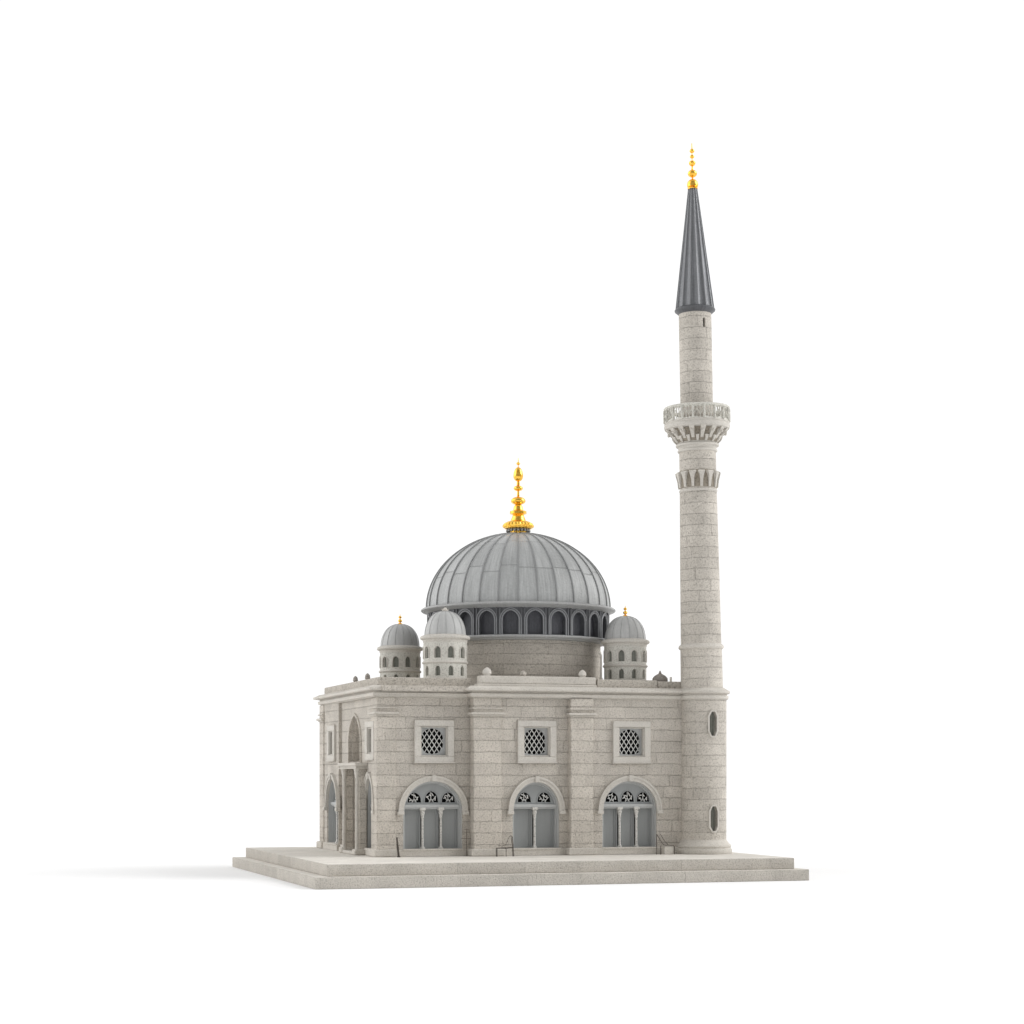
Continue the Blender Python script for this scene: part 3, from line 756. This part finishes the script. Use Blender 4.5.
for s0, z0, z1 in ((aw * R0, 122.6, 147.6), ((aw + .04) * R0, 24.0, 49.6)):
    f = MB(); mp = cyl(R0)
    for (w0, w1, df) in ((0, 1.7, -1.3),):
        def ring(o):
            h = 4.0 + o; return [(-h, z0 + 5 - o * .2), (-h * .45, z0 - o), (h * .45, z0 - o), (h, z0 + 5 - o * .2), (h, z1 - 5 + o * .2), (h * .45, z1 + o), (-h * .45, z1 + o), (-h, z1 - 5 + o * .2)]
        A, B = ring(0), ring(w1)
        for i in range(8):
            j = (i + 1) % 8
            P_ = lambda q, d: mp(s0 + q[0], q[1], d)
            f.face([P_(A[i], df), P_(A[j], df), P_(B[j], df), P_(B[i], df)])
            f.face([P_(A[i], df), P_(A[j], df), P_(A[j], 2.5), P_(A[i], 2.5)])
            f.face([P_(B[i], df), P_(B[j], df), P_(B[j], .8), P_(B[i], .8)])
    wf = f.build('window', 'frame', tower)
for s0, z0, z1 in ((aw * R0, 122.6, 147.6), ((aw + .04) * R0, 24.0, 49.6)):
    f = MB()
    ss = [s0 - 5 + i for i in range(11)]
    for a, b_ in zip(ss[:-1], ss[1:]): f.face([mp(a, z0 - 1, 3.2), mp(b_, z0 - 1, 3.2), mp(b_, z1 + 1, 3.2), mp(a, z1 + 1, 3.2)])
    for q in (-1.3, 1.3): f.tube([mp(s0 + q, z0, 2.7), mp(s0 + q, z1, 2.7)], .3, 5)
    f.build('window_glass', 'turretglass', tower)

LEAN = (0, -0.0200, 0); UP = (-1.4, 0, 171)
def up(b, name, mat, dz=0, **k): return b.build(name, mat, tower, loc=(UP[0], UP[1], UP[2] + dz), rot=LEAN, **k)
zz = lambda y: (775 - y) * 1.0475 + 82 - 171
RS = 19.6
s = MB()
s.lathe([(22.0, 1.5), (21.7, zz(649)), (21.2, zz(646)), (20.4, zz(570)), (19.3, zz(490)), (19.1, zz(448))], 64, us=20)
mp2 = cyl(17.0)
ang = math.radians(-79.5 + 360)
s.strip(mp2, 0, 2 * PI * 17, zz(440), zz(311), [hole_arch(ang * 17, 1.5, zz(331), zz(323), 1.4)], 2.6, step=1.9)
up(s, 'shaft', 'tower', recalc=False)
s = MB(); s.lathe([(16.9, zz(340) - 260), (14.4, zz(331) - 4), (14.4, zz(321) + 4)], 32); 
s = MB(); s.lathe([(14.6, zz(336)), (14.6, zz(316))], 32); up(s, 'slit_window', 'void')
r = MB(); r.lathe([(21.2, zz(650)), (23.0, zz(649.2)), (23.8, zz(647.8)), (23.2, zz(646)), (21.2, zz(644.4))], 64); up(r, 'shaft_ring', 'trim')
# leaf collar
c = MB(); n = 14
c.lathe([(19.2, zz(492.6)), (20.0, zz(491.8)), (20.0, zz(490.6)), (19.3, zz(490))], 56)
for k in range(n):
    a = 2 * PI * k / n
    ca, sa = math.cos(a), math.sin(a)
    def T(rr, t, z): return (rr * ca - t * sa, rr * sa + t * ca, z)
    z0, z1 = zz(488.4), zz(473.8)
    q = [[T(18.6, -1.5, z0), T(20.8, -1.3, z0), T(20.8, 1.3, z0), T(18.6, 1.5, z0)],
         [T(18.6, -1.6, z0 + 7), T(21.6, -1.5, z0 + 7), T(21.6, 1.5, z0 + 7), T(18.6, 1.6, z0 + 7)],
         [T(18.6, -2.4, z1 - 3.2), T(22.9, -2.2, z1 - 3.2), T(22.9, 2.2, z1 - 3.2), T(18.6, 2.4, z1 - 3.2)],
         [T(18.6, -3.9, z1), T(23.6, -3.4, z1), T(23.6, 3.4, z1), T(18.6, 3.9, z1)],
         [T(18.6, -3.6, z1 + 1.3), T(22.0, -3.2, z1 + 1.3), T(22.0, 3.2, z1 + 1.3), T(18.6, 3.6, z1 + 1.3)]]
    for i in range(4):
        for e in range(3): c.face([q[i][e], q[i][e + 1], q[i + 1][e + 1], q[i + 1][e]])
    c.face(q[-1]); c.face(q[0])
c_ = up(c, 'leaf_collar', 'frame', angle=40, dz=-.6)
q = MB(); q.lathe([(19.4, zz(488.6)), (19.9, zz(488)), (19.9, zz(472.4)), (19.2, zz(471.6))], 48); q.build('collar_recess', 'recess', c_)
# balcony
b = MB()
b.lathe([(19, zz(451)), (20.6, zz(450.4)), (20.8, zz(448.8)), (19.6, zz(448.2)), (20.2, zz(446.4)), (22.4, zz(445)), (22.6, zz(443.4)), (20.6, zz(442.6)), (21.4, zz(441)), (24.0, zz(437))], 64)
b.lathe([(22, zz(437)), (25.5, zz(430.5)), (31.0, zz(428.6)), (33.6, zz(428)), (34.4, zz(426)), (34.4, zz(424.6)), (33.6, zz(423.4)), (34.2, zz(422.4)), (33.6, zz(421.2)), (32.6, zz(421)), (16, zz(420.8))], 72)
fl = MB(); fl.lathe([(31.6, zz(421) - .2), (31.6, zz(409))], 64)
del fl
bal = up(b, 'balcony', 'frame', dz=-2.4)
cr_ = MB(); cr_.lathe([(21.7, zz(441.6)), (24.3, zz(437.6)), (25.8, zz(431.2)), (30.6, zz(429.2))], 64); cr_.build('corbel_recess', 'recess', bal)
cb = MB(); n = 16
for k in range(n):
    a = 2 * PI * (k + .5) / n; ca, sa = math.cos(a), math.sin(a)
    def T(rr, t, z): return (rr * ca - t * sa, rr * sa + t * ca, z)
    pr = [(21.5, zz(440.5), 1.5), (24.0, zz(438.4), 1.6), (26.2, zz(435.4), 1.8), (29.5, zz(432.6), 2.0), (31.6, zz(429.6), 2.6), (32.8, zz(428), 3.0)]
    for (r0_, za, wa), (r1_, zb_, wb) in zip(pr[:-1], pr[1:]):
        cb.face([T(r0_, -wa, za), T(r0_, wa, za), T(r1_, wb, zb_), T(r1_, -wb, zb_)])
        for sg in (-1, 1): cb.face([T(r0_, sg * wa, za), T(r1_, sg * wb, zb_), T(20, sg * wb, zb_ + 1.5), T(20, sg * wa, za + 1.5)])
    cb.lathe([(0, zz(434)), (1.3, zz(433.4)), (1.5, zz(432)), (0, zz(430.6))], 8, c=(30.2 * ca, 30.2 * sa))
for k in range(n):
    a = 2 * PI * k / n; ca, sa = math.cos(a), math.sin(a)
    def T(rr, t, z): return (rr * ca - t * sa, rr * sa + t * ca, z)
    pr = [(22.0, zz(442.2), .9), (24.6, zz(440), 1.3), (26.0, zz(437.6), 1.5), (26.4, zz(436.4), 2.0)]
    for (r0_, za, wa), (r1_, zb_, wb) in zip(pr[:-1], pr[1:]):
        cb.face([T(r0_, -wa, za), T(r0_, wa, za), T(r1_, wb, zb_), T(r1_, -wb, zb_)])
        for sg in (-1, 1): cb.face([T(r0_, sg * wa, za), T(r1_, sg * wb, zb_), T(20, sg * wb, zb_ + 1), T(20, sg * wa, za + 1)])
    cb.face([T(26.4, -2.0, zz(436.4)), T(26.4, 2.0, zz(436.4)), T(23, 2.0, zz(435.4)), T(23, -2.0, zz(435.4))])
cb.build('corbel_row', 'frame', bal, angle=40)
rl = MB(); RR = 33.6; n = 18; arc = 2 * PI * RR / n
hs = []
for k in range(n):
    for e in (.22, .5, .78):
        rn = random.Random(k * 7 + int(e * 10)); c0 = arc * (k + e)
        hs.append(hole_arch(c0, 1.4, zz(420.4) + rn.uniform(-.3, 1), zz(410.6) + rn.uniform(-.8, .2), 1.5))
rl.strip(cyl(RR), 0, 2 * PI * RR, zz(421.4), zz(408.4), hs, 1.6, step=2.4)
rl.lathe([(32.0, zz(408.8)), (34.3, zz(408.6)), (34.5, zz(407)), (33.6, zz(406.2)), (32.0, zz(406.2)), (31.8, zz(408)), (32, zz(408.8))], 72)
mpR = cyl(RR)
for k in range(n):
    s_ = arc * k
    rl.tube([mpR(s_, zz(421.4), -.4), mpR(s_, zz(408.6), -.4)], 1.1, 6)
    rl.tube([mpR(s_ + arc * .08, zz(416), -.5), mpR(s_ + arc * .36, zz(412.5), -.5), mpR(s_ + arc * .64, zz(417.5), -.5), mpR(s_ + arc * .92, zz(413), -.5)], .6, 5)
rl.build('railing', 'turret', bal, recalc=False)
# spire
sp = MB(); n = 14
z0, z1 = zz(309.6), zz(190.6)
NS = n * 6
for j in range(NS):
    a0_, a1_ = 2 * PI * j / NS, 2 * PI * (j + 1) / NS
    for i in range(6):
        u0, u1 = i / 6, (i + 1) / 6
        def P_(a, u):
            r_ = (19.7 + (4.7 - 19.7) * u) * (1 - .10 * abs(math.sin(n * a / 2)) ** .7)
            return (r_ * math.cos(a), r_ * math.sin(a), z0 + (z1 - z0) * u)
        sp.face([P_(a0_, u0), P_(a1_, u0), P_(a1_, u1), P_(a0_, u1)], [(a0_ * 19, u0 * 120), (a1_ * 19, u0 * 120), (a1_ * 19, u1 * 120), (a0_ * 19, u1 * 120)])
spo = up(sp, 'spire', 'spire', angle=50)
sr = MB()
for k in range(n):
    a = 2 * PI * k / n; sr.tube([(19.7 * math.cos(a), 19.7 * math.sin(a), z0), (4.7 * math.cos(a), 4.7 * math.sin(a), z1)], .65, 6, r1=.3)
sr.build('spire_seams', 'bandlight', spo)
sr = MB(); sr.lathe([(16.8, zz(315.6)), (17.6, zz(315.2)), (19.4, zz(313.6)), (21.0, zz(312.4)), (21.3, zz(311.2)), (20.6, zz(310.2)), (19, zz(309.2))], 64)
sr.build('spire_rim', 'band', spo)
f = MB()
f.lathe([(5.2, zz(190.6)), (5.4, zz(189.6)), (4, zz(189)), (5.6, zz(188.2)), (6.0, zz(186)), (5.2, zz(183.2)), (3.4, zz(181.4)), (1.2, zz(180.6)), (.7, zz(179))] +
        egg(zz(178.8), zz(171.2), 4.9, .48) + [(1.2, zz(171)), (.9, zz(169.4)), (.8, zz(168))] + egg(zz(167.8), zz(162), 3.5, .6) + [(.5, zz(161.4))] + egg(zz(160), zz(156.2), 2.4, .5) + [(.5, zz(156))] + egg(zz(154.6), zz(150.2), 2.5, .45) + [(.6, zz(149.6)), (.45, zz(145)), (0, zz(144.5))], 28)
up(f, 'minaret_finial', 'gold', angle=50)

# ------------------------------------------------------------------ tiny furniture on the platform
ch = empty('wire_chair', (116.3, -27, 0))
tag(ch, 'tiny dark wire chair frame beside the middle arched window', 'chair')
f = MB(); w_, d_ = 17.6, 3
for x, y, h in ((0, 0, 8.4), (17.6, 0, 20), (0, d_, 8.4), (17.6, d_, 18), (9.5, 0, 8.4)):
    f.tube([(x, y, 0), (x - (.6 if h > 10 else 0), y, h * .6), (x - (1.6 if h > 10 else 0), y, h)], .36, 6)
f.build('leg_frame', 'wire', ch)
f = MB(); f.tube([(0, 0, 8.4), (9, 0, 8), (17.2, 0, 9)], .36, 6); f.tube([(0, d_, 8.4), (17.2, d_, 9)], .3, 6); f.tube([(0, 0, 8.4), (0, d_, 8.4)], .3, 6)
for k in range(5): f.tube([(3 + 3 * k, 0, 8.4), (3 + 3 * k, d_, 8.4)], .22, 5)
f.tube([(1, 0, 11.8), (5, 0, 10.4), (8.6, 0, 11.6)], .28, 6)
f.build('seat', 'wire', ch)
f = MB(); f.tube([(16.0, 0, 20), (14.6, 0, 21), (12.6, 0, 19.4), (10.6, 0, 14.8), (8.6, 0, 11.0)], .32, 6); f.tube([(16, 0, 20), (16, d_, 18)], .3, 6); f.tube([(14.6, 0, 21), (15.4, d_ * .5, 20.4)], .3, 6)
f.build('backrest', 'wire', ch)

se = empty('bench', (287.5, -31, 0))
tag(se, 'tiny pale block bench with bent wire back beside the minaret base', 'bench')
f = MB(); f.box(9, 19, 2, 9, 0, 8, .4); f.build('block_seat', 'trim', se)
f = MB(); f.tube([(0.6, 2, 0), (.6, 2, 21)], .36, 6); f.tube([(.6, 2, 21), (5, 2, 14), (8, 2, 10), (19, 2, 9.2), (20.6, 2, 7)], .36, 6)
f.tube([(6.5, 7, 21), (11, 7, 14), (15, 7, 10)], .3, 6); f.tube([(4.8, 2, 0), (4.8, 2, 9)], .3, 6); f.tube([(20.4, 2, 0), (20.4, 2, 8)], .34, 6)
f.build('wire_back', 'wire', se)

f = MB(); f.tube([(1.4, 0, 0), (.4, 0, 9), (-.6, 0, 19.6)], 1.2, 7, r1=.8); f.lathe([(0, 0), (1.8, 0), (1.8, .8), (0, 1.2)], 10, c=(1.4, 0))
o = f.build('post', 'wire', loc=(17.4, -10, 0)); tag(o, 'thin dark leaning post in front of the corner pilaster', 'post')
f = MB(); f.tube([(0, 0, 0), (0, 0, 27)], .33, 6); f.tube([(-6, 0, 18), (7, 0, 17.4)], .28, 6); f.tube([(-2.5, 0, 27), (2.5, 0, 26.6)], .26, 6)
o = f.build('post', 'darkbit', loc=(91, -4.5, 0)); tag(o, 'hair-thin wire post with crossbar in the recess right of the left arched window', 'post')

# ------------------------------------------------------------------ camera
th = math.radians(17.7); cs, sn = math.cos(th), math.sin(th)
D = 1915
cam = bpy.data.cameras.new('camera'); co = bpy.data.objects.new('camera', cam); col.objects.link(co)
co.location = ((-D * sn + 134 * cs) * S, (-D * cs - 134 * sn) * S, 82 * S)
co.rotation_euler = (PI / 2, 0, -th)
cam.sensor_width = 36; cam.lens = 1915 / 1024 * 36
cam.shift_y = (775 - 512) / 1024
cam.clip_start = 0.01; cam.clip_end = 100
scene.camera = co

# ------------------------------------------------------------------ light: white studio
W = bpy.data.worlds.new('World'); scene.world = W; W.use_nodes = True
N, L = W.node_tree.nodes, W.node_tree.links
bg = N['Background']
tc = N.new('ShaderNodeTexCoord')
def dotn(v):
    n = N.new('ShaderNodeVectorMath'); n.operation = 'DOT_PRODUCT'; n.inputs[1].default_value = Vector(v).normalized()
    L.new(tc.outputs['Generated'], n.inputs[0]); return n.outputs['Value']
def mrange(v, a, b, c, d):
    n = N.new('ShaderNodeMapRange'); n.interpolation_type = 'SMOOTHSTEP'
    for k, x in zip(('From Min', 'From Max', 'To Min', 'To Max'), (a, b, c, d)): n.inputs[k].default_value = x
    L.new(v, n.inputs['Value']); return n.outputs[0]
rt = Vector((cs, -sn, 0)); fw = Vector((sn, cs, 0)); up_ = Vector((0, 0, 1))
BASE, BACK, TOP, KEY, SIDE = 1.06, 0.45, 0.80, 5.9, 1.0
back = mrange(dotn(-fw), 0.05, 0.80, 0.0, BASE - BACK)            # the dim side of the studio, behind the camera
top = mrange(dotn(up_), 0.55, 0.95, 0.0, TOP - BASE)              # world dimmed overhead so the ground shadow shows
key = mrange(dotn(rt * .93 - fw * .02 + up_ * .58), 0.91, 0.99, 0.0, KEY)   # low softbox to the right
side = mrange(dotn(-rt * .92 + up_ * .35), 0.70, 0.98, 0.0, SIDE)  # broad reflector to the left
v = math_node(N, L, 'ADD', math_node(N, L, 'SUBTRACT', BASE, back), top)
v = math_node(N, L, 'ADD', math_node(N, L, 'ADD', v, key), side)
L.new(v, bg.inputs['Strength'])
bg.inputs['Color'].default_value = (1, 1, 1, 1)

def area(name, loc, target, sx, sy, power, colr=(1, 1, 1)):
    l = bpy.data.lights.new(name, 'AREA'); l.shape = 'RECTANGLE'; l.size = sx; l.size_y = sy; l.energy = power; l.color = colr
    o = bpy.data.objects.new(name, l); col.objects.link(o); o.location = loc
    o.rotation_euler = (Vector(target) - Vector(loc)).to_track_quat('-Z', 'Y').to_euler()
    return o
area('left_softbox', -rt * 2.6 + fw * 0.6 + Vector((0, 0, 1.6)), (.1, .1, .15), 1.2, 1.2, 5, (1, .99, .975))

scene.render.engine = 'CYCLES'
scene.cycles.use_denoising = True
scene.view_settings.view_transform = 'Standard'; scene.view_settings.look = 'None'
scene.view_settings.exposure = 0; scene.view_settings.gamma = 1
scene.view_settings.use_curve_mapping = False
